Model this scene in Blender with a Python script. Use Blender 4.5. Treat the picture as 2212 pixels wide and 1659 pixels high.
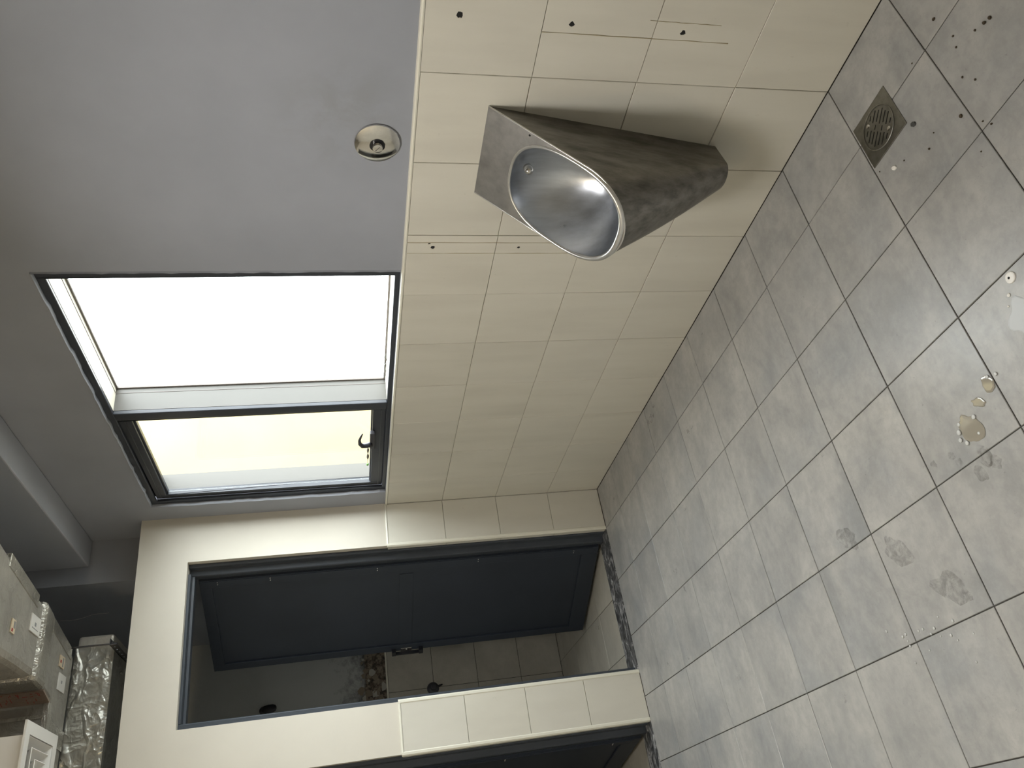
import bpy, bmesh, math, random
from mathutils import Vector, Matrix, noise as mnoise

random.seed(7)
for o in list(bpy.data.objects):
    bpy.data.objects.remove(o, do_unlink=True)
scene = bpy.context.scene
COL = scene.collection

# ------------------------------------------------------------------ camera
cam_d = bpy.data.cameras.new('camera')
cam_d.sensor_width = 36.0
cam_d.lens = 36.0 * 1680.14 / 2212.0
cam_d.clip_start = 0.02
cam = bpy.data.objects.new('camera', cam_d)
COL.objects.link(cam)
RX = Vector((-0.152, -0.164, -0.975)); RD = Vector((-0.836, 0.548, 0.038)); RF = Vector((0.527, 0.82, -0.22))
RF.normalize(); RX = (RX - RF * RX.dot(RF)).normalized(); RU = RF.cross(RX) * -1.0
if RU.dot(-RD) < 0: RU = -RU
cam.matrix_world = Matrix(((RX.x, RU.x, -RF.x, -1.788), (RX.y, RU.y, -RF.y, -0.957), (RX.z, RU.z, -RF.z, 1.446), (0, 0, 0, 1)))
scene.camera = cam

# ------------------------------------------------------------------ sky, exposure
SKY = 15.0
LAMP = 127.0
BULB = 175.0
world = bpy.data.worlds.new('sky'); scene.world = world
world.use_nodes = True
bg = world.node_tree.nodes['Background']
bg.inputs[0].default_value = (0.94, 0.97, 1.0, 1); bg.inputs[1].default_value = SKY
portal_d = bpy.data.lights.new('window_portal', 'AREA')
portal_d.shape = 'RECTANGLE'; portal_d.size = 1.12; portal_d.size_y = 1.72
portal_d.cycles.is_portal = True
portal = bpy.data.objects.new('window_portal', portal_d); COL.objects.link(portal)
portal.location = (0.20, 1.96, 1.79); portal.rotation_euler = (0, math.radians(90), 0)
portal['kind'] = 'helper'
scene.view_settings.view_transform = 'Standard'
scene.view_settings.look = 'None'
scene.view_settings.gamma = 1.0
scene.view_settings.use_curve_mapping = False
scene.view_settings.exposure = 0.0

# ------------------------------------------------------------------ dimensions
YC = 2.983                    # face of the stall front wall
CEIL = 3.2
XL, YN = -3.4, -2.1           # far wall and wall behind the viewer
D1 = (-0.235, -1.02); D2 = (-1.25, -2.04)
HEAD = 2.205; STOP = 2.44; SB = YC + 0.127
ZT = 1.202

# ------------------------------------------------------------------ materials
def mat(name, col=(.5, .5, .5), rough=.5, metal=0., spec=.5):
    m = bpy.data.materials.new(name); m.use_nodes = True
    b = m.node_tree.nodes['Principled BSDF']
    b.inputs['Base Color'].default_value = (*col, 1); b.inputs['Roughness'].default_value = rough
    b.inputs['Metallic'].default_value = metal; b.inputs['Specular IOR Level'].default_value = spec
    return m, m.node_tree, b
def N(t, typ, **kw):
    n = t.nodes.new(typ)
    for k, v in kw.items(): setattr(n, k, v)
    return n
def noise(t, vec, scale, detail=4, rough=.55, dist=0.):
    n = N(t, 'ShaderNodeTexNoise'); n.inputs['Scale'].default_value = scale; n.inputs['Detail'].default_value = detail
    n.inputs['Roughness'].default_value = rough; n.inputs['Distortion'].default_value = dist
    t.links.new(vec, n.inputs['Vector']); return n.outputs['Fac']
def ramp(t, fac, stops):
    r = N(t, 'ShaderNodeValToRGB'); e = r.color_ramp.elements
    while len(e) < len(stops): e.new(.5)
    for el, (p, c) in zip(e, stops):
        el.position = p; el.color = (*c, 1) if len(c) == 3 else c
    t.links.new(fac, r.inputs[0]); return r.outputs[0]
def mixc(t, fac, a, b, typ='MIX'):
    m = N(t, 'ShaderNodeMix', data_type='RGBA', blend_type=typ)
    for s, v in ((0, fac), (6, a), (7, b)):
        if hasattr(v, 'is_output'): t.links.new(v, m.inputs[s])
        elif s == 0: m.inputs[0].default_value = v
        else: m.inputs[s].default_value = (*v, 1)
    return m.outputs[2]
def math_(t, op, a, b=0.):
    m = N(t, 'ShaderNodeMath', operation=op)
    for i, v in enumerate((a, b)):
        if hasattr(v, 'is_output'): t.links.new(v, m.inputs[i])
        else: m.inputs[i].default_value = v
    return m.outputs[0]
def pos(t): return N(t, 'ShaderNodeNewGeometry').outputs['Position']
def scaled(t, vec, s):
    m = N(t, 'ShaderNodeVectorMath', operation='MULTIPLY'); t.links.new(vec, m.inputs[0]); m.inputs[1].default_value = s
    return m.outputs[0]
def jitter(t, amount=30.):
    """world position shifted by a per-object random amount so neighbouring pieces differ"""
    r = N(t, 'ShaderNodeObjectInfo').outputs['Random']
    c = N(t, 'ShaderNodeCombineXYZ'); x = math_(t, 'MULTIPLY', r, amount)
    for i in range(3): t.links.new(x, c.inputs[i])
    a = N(t, 'ShaderNodeVectorMath', operation='ADD'); t.links.new(pos(t), a.inputs[0]); t.links.new(c.outputs[0], a.inputs[1])
    return a.outputs[0], r
def bump(t, b, h, strength=.2, dist=.002):
    n = N(t, 'ShaderNodeBump'); n.inputs['Strength'].default_value = strength; n.inputs['Distance'].default_value = dist
    t.links.new(h, n.inputs['Height']); t.links.new(n.outputs[0], b.inputs['Normal'])
def rough_from(t, b, fac, lo, hi):
    m = N(t, 'ShaderNodeMapRange'); t.links.new(fac, m.inputs[0]); m.inputs[3].default_value = lo; m.inputs[4].default_value = hi
    t.links.new(m.outputs[0], b.inputs['Roughness'])

def m_paint(name, col, dirt=.06):
    m, t, b = mat(name, col, .6, 0, .3)
    p = pos(t)
    f = noise(t, p, 2.2, 5)
    c = ramp(t, f, [(.3, tuple(v * (1 - dirt) for v in col)), (.7, tuple(min(1, v * (1 + dirt * .4)) for v in col))])
    t.links.new(c, b.inputs['Base Color'])
    bump(t, b, noise(t, p, 90, 3), .12, .001)
    return m
PAINT = m_paint('pale_wall_paint', (.61, .575, .50))
GREYP = m_paint('grey_wall_paint', (.315, .33, .368), .10)
def smudge(m, at, rad, col):
    t = m.node_tree; b = t.nodes['Principled BSDF']; src = b.inputs['Base Color'].links[0].from_socket
    d = N(t, 'ShaderNodeVectorMath', operation='DISTANCE'); t.links.new(pos(t), d.inputs[0]); d.inputs[1].default_value = at
    k = math_(t, 'SUBTRACT', 1.0, math_(t, 'DIVIDE', d.outputs['Value'], rad))
    k = math_(t, 'MULTIPLY', math_(t, 'MAXIMUM', k, 0.), ramp(t, noise(t, pos(t), 11, 5, .65, .6), [(.38, (0, 0, 0)), (.62, (1, 1, 1))]))
    t.links.new(mixc(t, math_(t, 'MULTIPLY', k, .34), src, col), b.inputs['Base Color'])
smudge(GREYP, (.0075, .46, 1.40), .22, (.20, .20, .175))
CEILP = m_paint('ceiling_paint', (.41, .42, .455))

def m_walltile():
    m, t, b = mat('cream_wall_tile', rough=.32)
    v, r = jitter(t)
    s = noise(t, scaled(t, v, (5, 8, 1.4)), 1.3, 4, .55)
    c = ramp(t, s, [(.30, (.58, .555, .48)), (.52, (.625, .60, .52)), (.75, (.655, .63, .55))])
    c2 = mixc(t, math_(t, 'MULTIPLY', r, .22), c, (.54, .53, .49))
    g = noise(t, v, 45, 4, .7)
    c3 = mixc(t, ramp(t, g, [(.66, (0, 0, 0)), (.78, (.35, .35, .35))]), c2, (.42, .39, .32))
    t.links.new(c3, b.inputs['Base Color'])
    rough_from(t, b, s, .26, .48)
    bump(t, b, noise(t, v, 12, 3), .05, .002)
    return m
WTILE = m_walltile()

def m_floortile(name, dark, mid, light, k=1.):
    m, t, b = mat(name, rough=.35)
    v, r = jitter(t, 40)
    a = noise(t, scaled(t, v, (.8, 1.5, 1)), 5.0, 6, .62, .5)
    base = ramp(t, a, [(.30, dark), (.48, mid), (.66, light)])
    bl = noise(t, v, 3.2, 3, .5)
    base = mixc(t, ramp(t, bl, [(.48, (0, 0, 0)), (.68, (.75 * k,) * 3)]), base, tuple(q * f for q, f in zip(dark, (.80, .86, .94))))
    mo = noise(t, v, 26, 6, .72)
    base = mixc(t, ramp(t, mo, [(.40, (.42 * k,) * 3), (.55, (0, 0, 0))]), base, tuple(q * .72 for q in dark))
    base = mixc(t, ramp(t, mo, [(.56, (0, 0, 0)), (.72, (.30 * k,) * 3)]), base, tuple(min(1, q * 1.25) for q in light))
    base = mixc(t, math_(t, 'MULTIPLY', r, .16), base, dark)
    gr = noise(t, pos(t), 6.5, 6, .7, .8)                 # trodden-in grime that runs across the joints
    base = mixc(t, ramp(t, gr, [(.56, (0, 0, 0)), (.70, (.38 * k,) * 3)]), base, tuple(q * .6 for q in dark))
    sp = noise(t, pos(t), 70, 3, .7)
    base = mixc(t, ramp(t, sp, [(.66, (0, 0, 0)), (.74, (.6 * k,) * 3)]), base, tuple(q * .4 for q in dark))
    t.links.new(base, b.inputs['Base Color'])
    wet = noise(t, pos(t), 4.2, 6, .7)
    rough_from(t, b, wet, .16, .50)
    bump(t, b, noise(t, v, 34, 6, .65), .16, .0016)
    return m
FTILE = m_floortile('grey_floor_tile', (.285, .285, .278), (.365, .36, .345), (.43, .422, .40), .62)
STILE = m_floortile('beige_stall_tile', (.40, .375, .32), (.45, .425, .365), (.50, .475, .41), .35)
FGROUT = mat('dark_floor_grout', (.045, .042, .036), .8)[0]
WGROUT = mat('wall_grout', (.30, .28, .23), .8)[0]
TRIM = mat('cream_edge_trim', (.72, .70, .60), .3)[0]
CAULK = mat('old_caulk', (.36, .31, .2), .6)[0]
HOLE = mat('hole_black', (.008, .008, .008), .9)[0]  # black puts the shade inside holes into the colour

def m_steel(name, col, r0, r1, stretch=(1, 1, 1), tone_drop=.25):
    m, t, b = mat(name, col, .3, 1.0)
    v = scaled(t, pos(t), stretch)
    s = noise(t, v, 14, 5, .65)
    c = ramp(t, s, [(.3, tuple(k * (1 - tone_drop) for k in col)), (.62, col)])
    t.links.new(c, b.inputs['Base Color'])
    rough_from(t, b, s, r0, r1)
    bump(t, b, noise(t, scaled(t, v, (3, 3, .6)), 40, 3), .04, .001)
    return m
STEEL_BODY = m_steel('dull_steel_body', (.31, .295, .27), .30, .50, (2.2, 2.2, .35), .55)
STEEL_PANEL = m_steel('dull_steel_panel', (.46, .445, .425), .36, .5, (2, 2, 2), .2)
STEEL_BOWL = m_steel('bright_steel_bowl', (.60, .63, .68), .22, .42, (2.0, 2.0, .2), .22)  # vertical streaks in the colour imitate the bowl's streaked highlights
CHROME = m_steel('worn_chrome', (.76, .74, .71), .05, .16, (3, 3, 3), .15)
SATIN = m_steel('satin_rim_steel', (.82, .81, .79), .24, .36, (3, 3, 3), .08)
DRAINST = m_steel('drain_steel', (.30, .29, .26), .28, .5, (3, 3, 3), .3)
ZINC = m_steel('zinc_angle', (.18, .18, .19), .35, .55)
NAVY = m_paint('navy_door_paint', (.030, .037, .050), .15)
NAVY.node_tree.nodes['Principled BSDF'].inputs['Roughness'].default_value = .38
FRAMEP = m_paint('slate_frame_paint', (.055, .063, .075), .2)
FRAMEP.node_tree.nodes['Principled BSDF'].inputs['Roughness'].default_value = .35
WINF = mat('anthracite_window_frame', (.030, .034, .044), .38)[0]
ALU = mat('darkened_aluminium_lining', (.080, .076, .068), .45)[0]  # side lining darkened in colour to stand for the weaker light on it
SOFF = mat('brightened_cream_lining', (.74, .71, .60), .5)[0]  # head and sill lining made pale to stand for the glare on them
GASKET = mat('grey_gasket', (.16, .14, .13), .6)[0]
BLACKP = mat('black_plastic', (.010, .010, .013), .35)[0]
DARKPL = mat('dark_grey_plastic', (.05, .05, .058), .4)[0]
WHITEP = mat('white_enamel', (.78, .76, .72), .4)[0]

def m_marble():
    m, t, b = mat('dark_veined_marble', rough=.3)
    v = scaled(t, pos(t), (7, 14, 7))
    a = noise(t, v, 2.2, 7, .7, 1.2)
    c = ramp(t, a, [(.34, (.022, .024, .026)), (.47, (.075, .077, .08)), (.54, (.17, .17, .175)), (.62, (.48, .48, .48))])
    t.links.new(c, b.inputs['Base Color']); return m
MARBLE = m_marble()

def m_glass():
    m, t, b = mat('window_glass')
    t.nodes.remove(b)
    tr = N(t, 'ShaderNodeBsdfTransparent'); tr.inputs[0].default_value = (.95, .97, .96, 1)
    gl = N(t, 'ShaderNodeBsdfGlossy'); gl.inputs['Roughness'].default_value = .02
    mx = N(t, 'ShaderNodeMixShader'); mx.inputs[0].default_value = .05
    t.links.new(tr.outputs[0], mx.inputs[1]); t.links.new(gl.outputs[0], mx.inputs[2])
    t.links.new(mx.outputs[0], t.nodes['Material Output'].inputs[0]); return m
GLASS = m_glass()

def m_duct(name, col, rough, metal, bs, scale, dist=.01):
    m, t, b = mat(name, col, rough, metal)
    p = pos(t)
    f = noise(t, p, 6, 5, .6)
    t.links.new(ramp(t, f, [(.3, tuple(k * .72 for k in col)), (.7, tuple(min(1, k * 1.1) for k in col))]), b.inputs['Base Color'])
    bump(t, b, noise(t, p, scale, 4, .5, 1.5), bs, dist); return m
DUCT = m_duct('grey_duct_insulation', (.36, .34, .30), .42, .35, .45, 16, .012)
def m_foil():
    m, t, b = mat('wrinkled_foil', (.50, .49, .44), .34, .75)
    p = pos(t); h = None
    for sc, st, k in ((4.0, (1, 1, 2.2), 16.), (9.0, (1.6, 1, 1), 9.), (17.0, (1, 1, 1.4), 6.)):
        nz_ = noise(t, scaled(t, p, st), sc, 2, .5, .5)
        rdg = math_(t, 'SUBTRACT', 1., math_(t, 'MINIMUM', math_(t, 'MULTIPLY', math_(t, 'ABSOLUTE', math_(t, 'SUBTRACT', nz_, .5)), k), 1.))
        rdg = math_(t, 'MULTIPLY', rdg, 4. / sc)
        h = rdg if h is None else math_(t, 'ADD', h, rdg)
    f = noise(t, p, 7, 5, .6)
    t.links.new(ramp(t, f, [(.3, (.36, .35, .31)), (.7, (.54, .53, .48))]), b.inputs['Base Color'])
    bump(t, b, h, .5, .012); return m
FOIL = m_foil()
TAPE = m_duct('silver_tape', (.50, .48, .43), .28, .8, .7, 40, .008)
BTAPE = m_duct('brown_printed_tape', (.34, .25, .19), .3, .3, .5, 40, .006)
REDINK = mat('red_print', (.30, .03, .02), .5)[0]
GREYINK = mat('grey_print', (.25, .25, .25), .6)[0]
PAPER = mat('sticker_paper', (.66, .64, .60), .5)[0]
YPAPER = mat('sticker_cream', (.60, .50, .36), .5)[0]
FLAKE = mat('flake_grey', (.36, .34, .29), .7)[0]
FLAKE2 = mat('flake_brown', (.20, .16, .12), .7)[0]
YELLOW = m_paint('yellow_render', (.33, .26, .115), .12)
CONC = m_paint('yard_concrete', (.45, .44, .42), .15)
WATER = mat('dirty_water', (.30, .275, .225), .04, 0, .6)[0]
DROP = mat('clear_droplet', (.55, .56, .55), .03, 0, .8)[0]
CRUMB = mat('brown_crumb', (.05, .035, .018), .8)[0]
SLATE = mat('slate_chip', (.05, .05, .05), .6)[0]
CHALK = mat('white_chip', (.75, .73, .68), .6)[0]
WASH = mat('dried_white_paint', (.50, .52, .53), .4)[0]
GREEN = mat('green_tip', (.12, .28, .06), .6)[0]
SPRIG = mat('dry_sprig', (.16, .15, .14), .7)[0]

def m_mould():
    """rear stall wall: grey paint, mould and bare brown plaster in a band just above the tiles"""
    m, t, b = mat('mouldy_paint', rough=.65)
    p = pos(t); sx = N(t, 'ShaderNodeSeparateXYZ'); t.links.new(p, sx.inputs[0]); z = sx.outputs[2]
    n1 = noise(t, p, 7, 6, .7, .6); n2 = noise(t, p, 24, 5, .75); n3 = noise(t, p, 3.2, 4)
    mr = N(t, 'ShaderNodeMapRange'); t.links.new(z, mr.inputs[0])
    mr.inputs[1].default_value = 1.20; mr.inputs[2].default_value = 1.72; mr.inputs[3].default_value = .34; mr.inputs[4].default_value = -.16
    k = math_(t, 'ADD', mr.outputs[0], math_(t, 'MULTIPLY', n1, .6)); k = math_(t, 'ADD', k, math_(t, 'MULTIPLY', n2, .42))
    stain = ramp(t, k, [(.56, (0, 0, 0)), (.70, (.55, .55, .55)), (.82, (1, 1, 1))])
    c = mixc(t, stain, (.42, .43, .42), (.028, .026, .022))
    mr2 = N(t, 'ShaderNodeMapRange'); t.links.new(math_(t, 'ADD', z, math_(t, 'MULTIPLY', n2, .09)), mr2.inputs[0])
    mr2.inputs[1].default_value = 1.375; mr2.inputs[2].default_value = 1.395; mr2.inputs[3].default_value = 1; mr2.inputs[4].default_value = 0
    mr2.clamp = True
    raw = ramp(t, noise(t, p, 30, 6, .75), [(.36, (.018, .015, .012)), (.47, (.10, .075, .052)), (.58, (.25, .205, .155)), (.70, (.06, .045, .032))])
    c = mixc(t, mr2.outputs[0], c, raw)
    t.links.new(c, b.inputs['Base Color']); bump(t, b, n2, .5, .006); return m
MOULD = m_mould()

def m_emit(name, col, s):
    m = bpy.data.materials.new(name); m.use_nodes = True; t = m.node_tree
    t.nodes.remove(t.nodes['Principled BSDF']); e = N(t, 'ShaderNodeEmission')
    e.inputs[0].default_value = (*col, 1); e.inputs[1].default_value = s
    t.links.new(e.outputs[0], t.nodes['Material Output'].inputs[0]); return m

# ------------------------------------------------------------------ mesh helpers
class MB:
    def __init__(s): s.v = []; s.f = []
    def add(s, vs, fs):
        o = len(s.v); s.v += [tuple(p) for p in vs]; s.f += [tuple(i + o for i in f) for f in fs]; return s
    def box(s, x0, x1, y0, y1, z0, z1):
        x0, x1 = min(x0, x1), max(x0, x1); y0, y1 = min(y0, y1), max(y0, y1); z0, z1 = min(z0, z1), max(z0, z1)
        return s.add([(x0, y0, z0), (x1, y0, z0), (x1, y1, z0), (x0, y1, z0), (x0, y0, z1), (x1, y0, z1), (x1, y1, z1), (x0, y1, z1)],
                     [(0, 3, 2, 1), (4, 5, 6, 7), (0, 1, 5, 4), (1, 2, 6, 5), (2, 3, 7, 6), (3, 0, 4, 7)])
    def loft(s, loops, closed=True, cap0=False, cap1=False):
        n = len(loops[0]); o = len(s.v)
        for l in loops: s.v += [tuple(p) for p in l]
        for k in range(len(loops) - 1):
            for i in range(n if closed else n - 1):
                j = (i + 1) % n
                s.f.append((o + k * n + i, o + k * n + j, o + (k + 1) * n + j, o + (k + 1) * n + i))
        if cap0: s.f.append(tuple(o + i for i in range(n))[::-1])
        if cap1: s.f.append(tuple(o + (len(loops) - 1) * n + i for i in range(n)))
        return s
    def lathe(s, prof, origin, axis, seg=32, caps=True):
        """prof: (radius, height along axis)"""
        a = Vector(axis).normalized(); u = a.orthogonal().normalized(); w = a.cross(u); O = Vector(origin)
        loops = [[O + a * h + (u * math.cos(2 * math.pi * i / seg) + w * math.sin(2 * math.pi * i / seg)) * max(r, 1e-5) for i in range(seg)] for r, h in prof]
        return s.loft(loops, True, caps, caps)
    def tube(s, pts, r, seg=10, closed=False):
        pts = [Vector(p) for p in pts]; n = len(pts); loops = []; up = None
        for i, p in enumerate(pts):
            d = (pts[(i + 1) % n] - pts[i - 1]) if closed else (pts[min(i + 1, n - 1)] - pts[max(i - 1, 0)])
            d.normalize()
            if up is None: up = d.orthogonal().normalized()
            up = (up - d * up.dot(d)).normalized(); w = d.cross(up)
            rr = r[i] if isinstance(r, (list, tuple)) else r
            loops.append([p + (up * math.cos(2 * math.pi * k / seg) + w * math.sin(2 * math.pi * k / seg)) * rr for k in range(seg)])
        if closed: loops.append(loops[0]); return s.loft(loops, True)
        return s.loft(loops, True, True, True)
    def prism(s, outline, z0, z1):
        return s.loft([[(x, y, z0) for x, y in outline], [(x, y, z1) for x, y in outline]], True, True, True)
    def mesh(s, name, origin=(0, 0, 0), smooth=False):
        m = bpy.data.meshes.new(name); O = Vector(origin)
        m.from_pydata([tuple(Vector(p) - O) for p in s.v], [], s.f)
        bm = bmesh.new(); bm.from_mesh(m); bmesh.ops.remove_doubles(bm, verts=bm.verts, dist=1e-6)
        bmesh.ops.recalc_face_normals(bm, faces=bm.faces); bm.to_mesh(m); bm.free()
        if smooth:
            for p in m.polygons: p.use_smooth = True
        return m
WLOC = {}
def wloc(o): return WLOC.get(o.name, Vector((0, 0, 0)))
def link(name, data, parent=None, at=None):
    """at: world position of the origin (parents are never rotated unless built locally)"""
    o = bpy.data.objects.new(name, data); COL.objects.link(o)
    base = wloc(parent) if parent else Vector((0, 0, 0))
    at = Vector(at) if at is not None else base
    if parent: o.parent = parent
    o.location = at - base; WLOC[o.name] = at
    return o
def build(mb, name, m, parent=None, at=None, bevel=0, smooth=False, local=False, auto=None):
    """vertices are in world space (or in the parent's space when local); at = origin of a top-level object"""
    if local: org = Vector((0, 0, 0))
    else: org = Vector(at) if at is not None else (wloc(parent) if parent else Vector((0, 0, 0)))
    me = mb.mesh(name, org, smooth or auto is not None); me.materials.append(m)
    if local:
        o = bpy.data.objects.new(name, me); COL.objects.link(o); o.parent = parent
        WLOC[o.name] = wloc(parent) if parent else Vector((0, 0, 0))
    else: o = link(name, me, parent, org)
    if auto is not None:
        sharp_edges(me, auto)
    if bevel:
        md = o.modifiers.new('edge', 'BEVEL'); md.width = bevel; md.segments = 2; md.limit_method = 'ANGLE'
    return o
def sharp_edges(me, deg):
    bm = bmesh.new(); bm.from_mesh(me)
    for e in bm.edges:
        if len(e.link_faces) == 2 and e.calc_face_angle(0) > math.radians(deg): e.smooth = False
    bm.to_mesh(me); bm.free()
def empty(name, at, parent=None):
    o = link(name, None, parent, at); o.empty_display_size = .05; return o
def tag(o, label, cat, group=None):
    o['label'] = label; o['category'] = cat
    if group: o['group'] = group
    return o
def struct(o, label=None):
    o['kind'] = 'structure'
    if label: o['label'] = label
    return o
def B(*a): return MB().box(*a)

def plate_holes(outer, holes, to3, t):
    """flat plate with holes; outer/holes are 2-D loops, to3(u, v, depth) places them; sides and hole walls included"""
    bm = bmesh.new(); loops = []
    for lp in [outer] + holes:
        vs = [bm.verts.new(to3(u, v, 0)) for u, v in lp]
        es = [bm.edges.new((vs[i], vs[(i + 1) % len(vs)])) for i in range(len(vs))]
        loops.append((lp, vs, es))
    bmesh.ops.triangle_fill(bm, use_beauty=True, use_dissolve=False, edges=[e for l in loops for e in l[2]])
    for lp, vs, es in loops:
        low = [bm.verts.new(to3(u, v, t)) for u, v in lp]
        for i in range(len(vs)):
            j = (i + 1) % len(vs); bm.faces.new((vs[i], vs[j], low[j], low[i]))
    bmesh.ops.recalc_face_normals(bm, faces=bm.faces)
    mb = MB(); bm.verts.index_update()
    mb.v = [tuple(v.co) for v in bm.verts]; mb.f = [tuple(v.index for v in f.verts) for f in bm.faces]; bm.free()
    return mb

# ------------------------------------------------------------------ tiles
CACHE = {}
def tile_mesh(axis, a, b, th, m):
    """chamfered tile centred on its face; axis: the face normal 'x' (-x), 'y' (-y), 'z' (+z)"""
    key = (axis, round(a, 4), round(b, 4), m.name)
    if key in CACHE: return CACHE[key]
    c = .0012; h = []
    for ins, d in ((0, th), (0, c), (c, 0)):
        h.append([(-a / 2 + ins, -b / 2 + ins, d), (a / 2 - ins, -b / 2 + ins, d), (a / 2 - ins, b / 2 - ins, d), (-a / 2 + ins, b / 2 - ins, d)])
    f = {'x': lambda u, v, d: (d, u, v), 'y': lambda u, v, d: (u, d, v), 'z': lambda u, v, d: (u, v, -d)}[axis]
    me = MB().loft([[f(*p) for p in l] for l in h], True, True, True).mesh('tile_' + axis)
    me.materials.append(m); CACHE[key] = me; return me
def cuts(a, b, joints):
    e = [a] + [j for j in sorted(joints) if a + .02 < j < b - .02] + [b]
    return list(zip(e[:-1], e[1:]))
def tiles(parent, axis, plane, us, vs, gap, m, name='tile', th=.007, tilt=.0, skip=(), holes=()):
    for u0, u1 in us:
        for v0, v1 in vs:
            cu, cv = (u0 + u1) / 2, (v0 + v1) / 2; a, b = u1 - u0 - gap, v1 - v0 - gap
            hs = [h for h in holes if u0 < h[0] < u1 and v0 < h[1] < v1]
            lift = random.uniform(-.0004, .0004)
            w = {'x': (plane + lift, cu, cv), 'y': (cu, plane + lift, cv), 'z': (cu, cv, plane + lift)}[axis]
            if hs:
                f = {'x': lambda u, v, d: (d, u, v), 'y': lambda u, v, d: (u, d, v), 'z': lambda u, v, d: (u, v, -d)}[axis]
                loops = []
                for hu, hv, r in hs:
                    rr = random.Random(int(hu * 1000)); loops.append([(hu - cu + r * rr.uniform(.7, 1.2) * math.cos(q * .6283), hv - cv + r * rr.uniform(.7, 1.25) * math.sin(q * .6283)) for q in range(10)])
                me = plate_holes([(-a / 2, -b / 2), (a / 2, -b / 2), (a / 2, b / 2), (-a / 2, b / 2)], loops, f, th).mesh('drilled_tile')
                me.materials.append(m)
            else: me = tile_mesh(axis, a, b, th, m)
            o = link(name, me, parent, w)
            if tilt: o.rotation_euler = (random.uniform(-tilt, tilt), random.uniform(-tilt, tilt), 0)

# ================================================================== THE ROOM
# floor
floor = struct(build(B(XL, .16, YN, YC + .002, -.12, -.003), 'floor', FGROUT, at=(0, 0, 0)))
fx = [.0577 - .3 * i for i in range(0, 14)]; fy = [.3 * j for j in range(-8, 11)]
tiles(floor, 'z', 0, cuts(XL, 0, fx), cuts(YN, YC, fy), .003, FTILE, 'floor_tile', tilt=.0016)
# stall floor
sfl = struct(build(B(XL, .16, YC + .002, 4.6, -.12, -.003), 'floor_stall', FGROUT, at=(0, YC, 0)))
tiles(sfl, 'z', 0, cuts(-1.08, -.215, [-.60, -.90, -.30]), cuts(SB + .03, 4.48, [3.44, 3.74, 4.04, 4.34]), .0025, STILE, 'floor_tile', tilt=.001)
tiles(sfl, 'z', 0, cuts(-2.2, -1.18, [-1.5, -1.8, -2.1]), cuts(SB + .03, 4.48, [3.44, 3.74, 4.04, 4.34]), .0025, STILE, 'floor_tile', tilt=.001)
# thresholds of dark marble
for k, (a, b) in enumerate((D1, D2)):
    struct(build(B(b + .002, a - .002, YC + .003, SB + .028, -.003, .003), 'trim_%d' % (k + 2), MARBLE, at=((a + b) / 2, YC, 0), bevel=.001))

# window wall (x = 0 is the face of its tiles)
WY0, WY1, WZ0, WZ1 = 1.085, 2.838, 1.214, 2.364
XW = .155
w = MB()
w.box(.0075, XW, YN, WY0, 0, CEIL); w.box(.0075, XW, WY1, 4.6, 0, CEIL)
w.box(.0075, XW, WY0, WY1, 0, WZ0); w.box(.0075, XW, WY0, WY1, WZ1, CEIL)
wr = struct(build(w, 'wall_right', GREYP, at=(0, 0, 0)))
build(B(.0035, .0074, YN, YC, 0, ZT), 'grout_bed', WGROUT, wr)
wy = [-.00128 + .30303 * j for j in range(-7, 10)]; wz = [ZT - .3009 * r for r in range(0, 4)]
HOLES = [(.137, 1.114, .009), (.142, .826, .0075), (.146, .519, .0075), (.964, 1.115, .0075), (.964, .821, .0055), (.946, 1.128, .0045)]
tiles(wr, 'x', 0, cuts(YN, YC, wy), cuts(.0005, ZT, wz), .0022, WTILE, 'wall_tile', holes=HOLES)
for k, (hy, hz, r) in enumerate(HOLES):
    build(MB().lathe([(r * 1.1, 0), (r * 1.1, .0058), (.0, .0062)], (.0074, hy, hz), (-1, 0, 0), 10), 'drill_hole_plug', HOLE, wr)  # black plug inside each hole paints its shaded depth
# quarter-round cap along the top of the tiles
def cap_x(y0, y1, z):
    q = [(.0074, z), (-.0015, z), (-.003, z + .004), (-.001, z + .009), (.0074, z + .011)]
    return MB().loft([[(x, y0, zz) for x, zz in q], [(x, y1, zz) for x, zz in q]], True, True, True)
build(cap_x(YN, YC, ZT), 'edge_trim', TRIM, wr)
# traces of a removed partition: two pairs of caulk lines down the tiles
for y, z0, z1 in ((.942, .60, 1.2), (.993, .62, 1.2), (.118, .42, .62), (.168, .38, .9)):
    pts = [(-.0003, y + random.uniform(-.0008, .0008), z0 + (z1 - z0) * i / 14) for i in range(15)]
    build(MB().tube(pts, [random.uniform(.0006, .0017) for _ in pts], 6), 'caulk_line', CAULK, wr)

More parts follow.
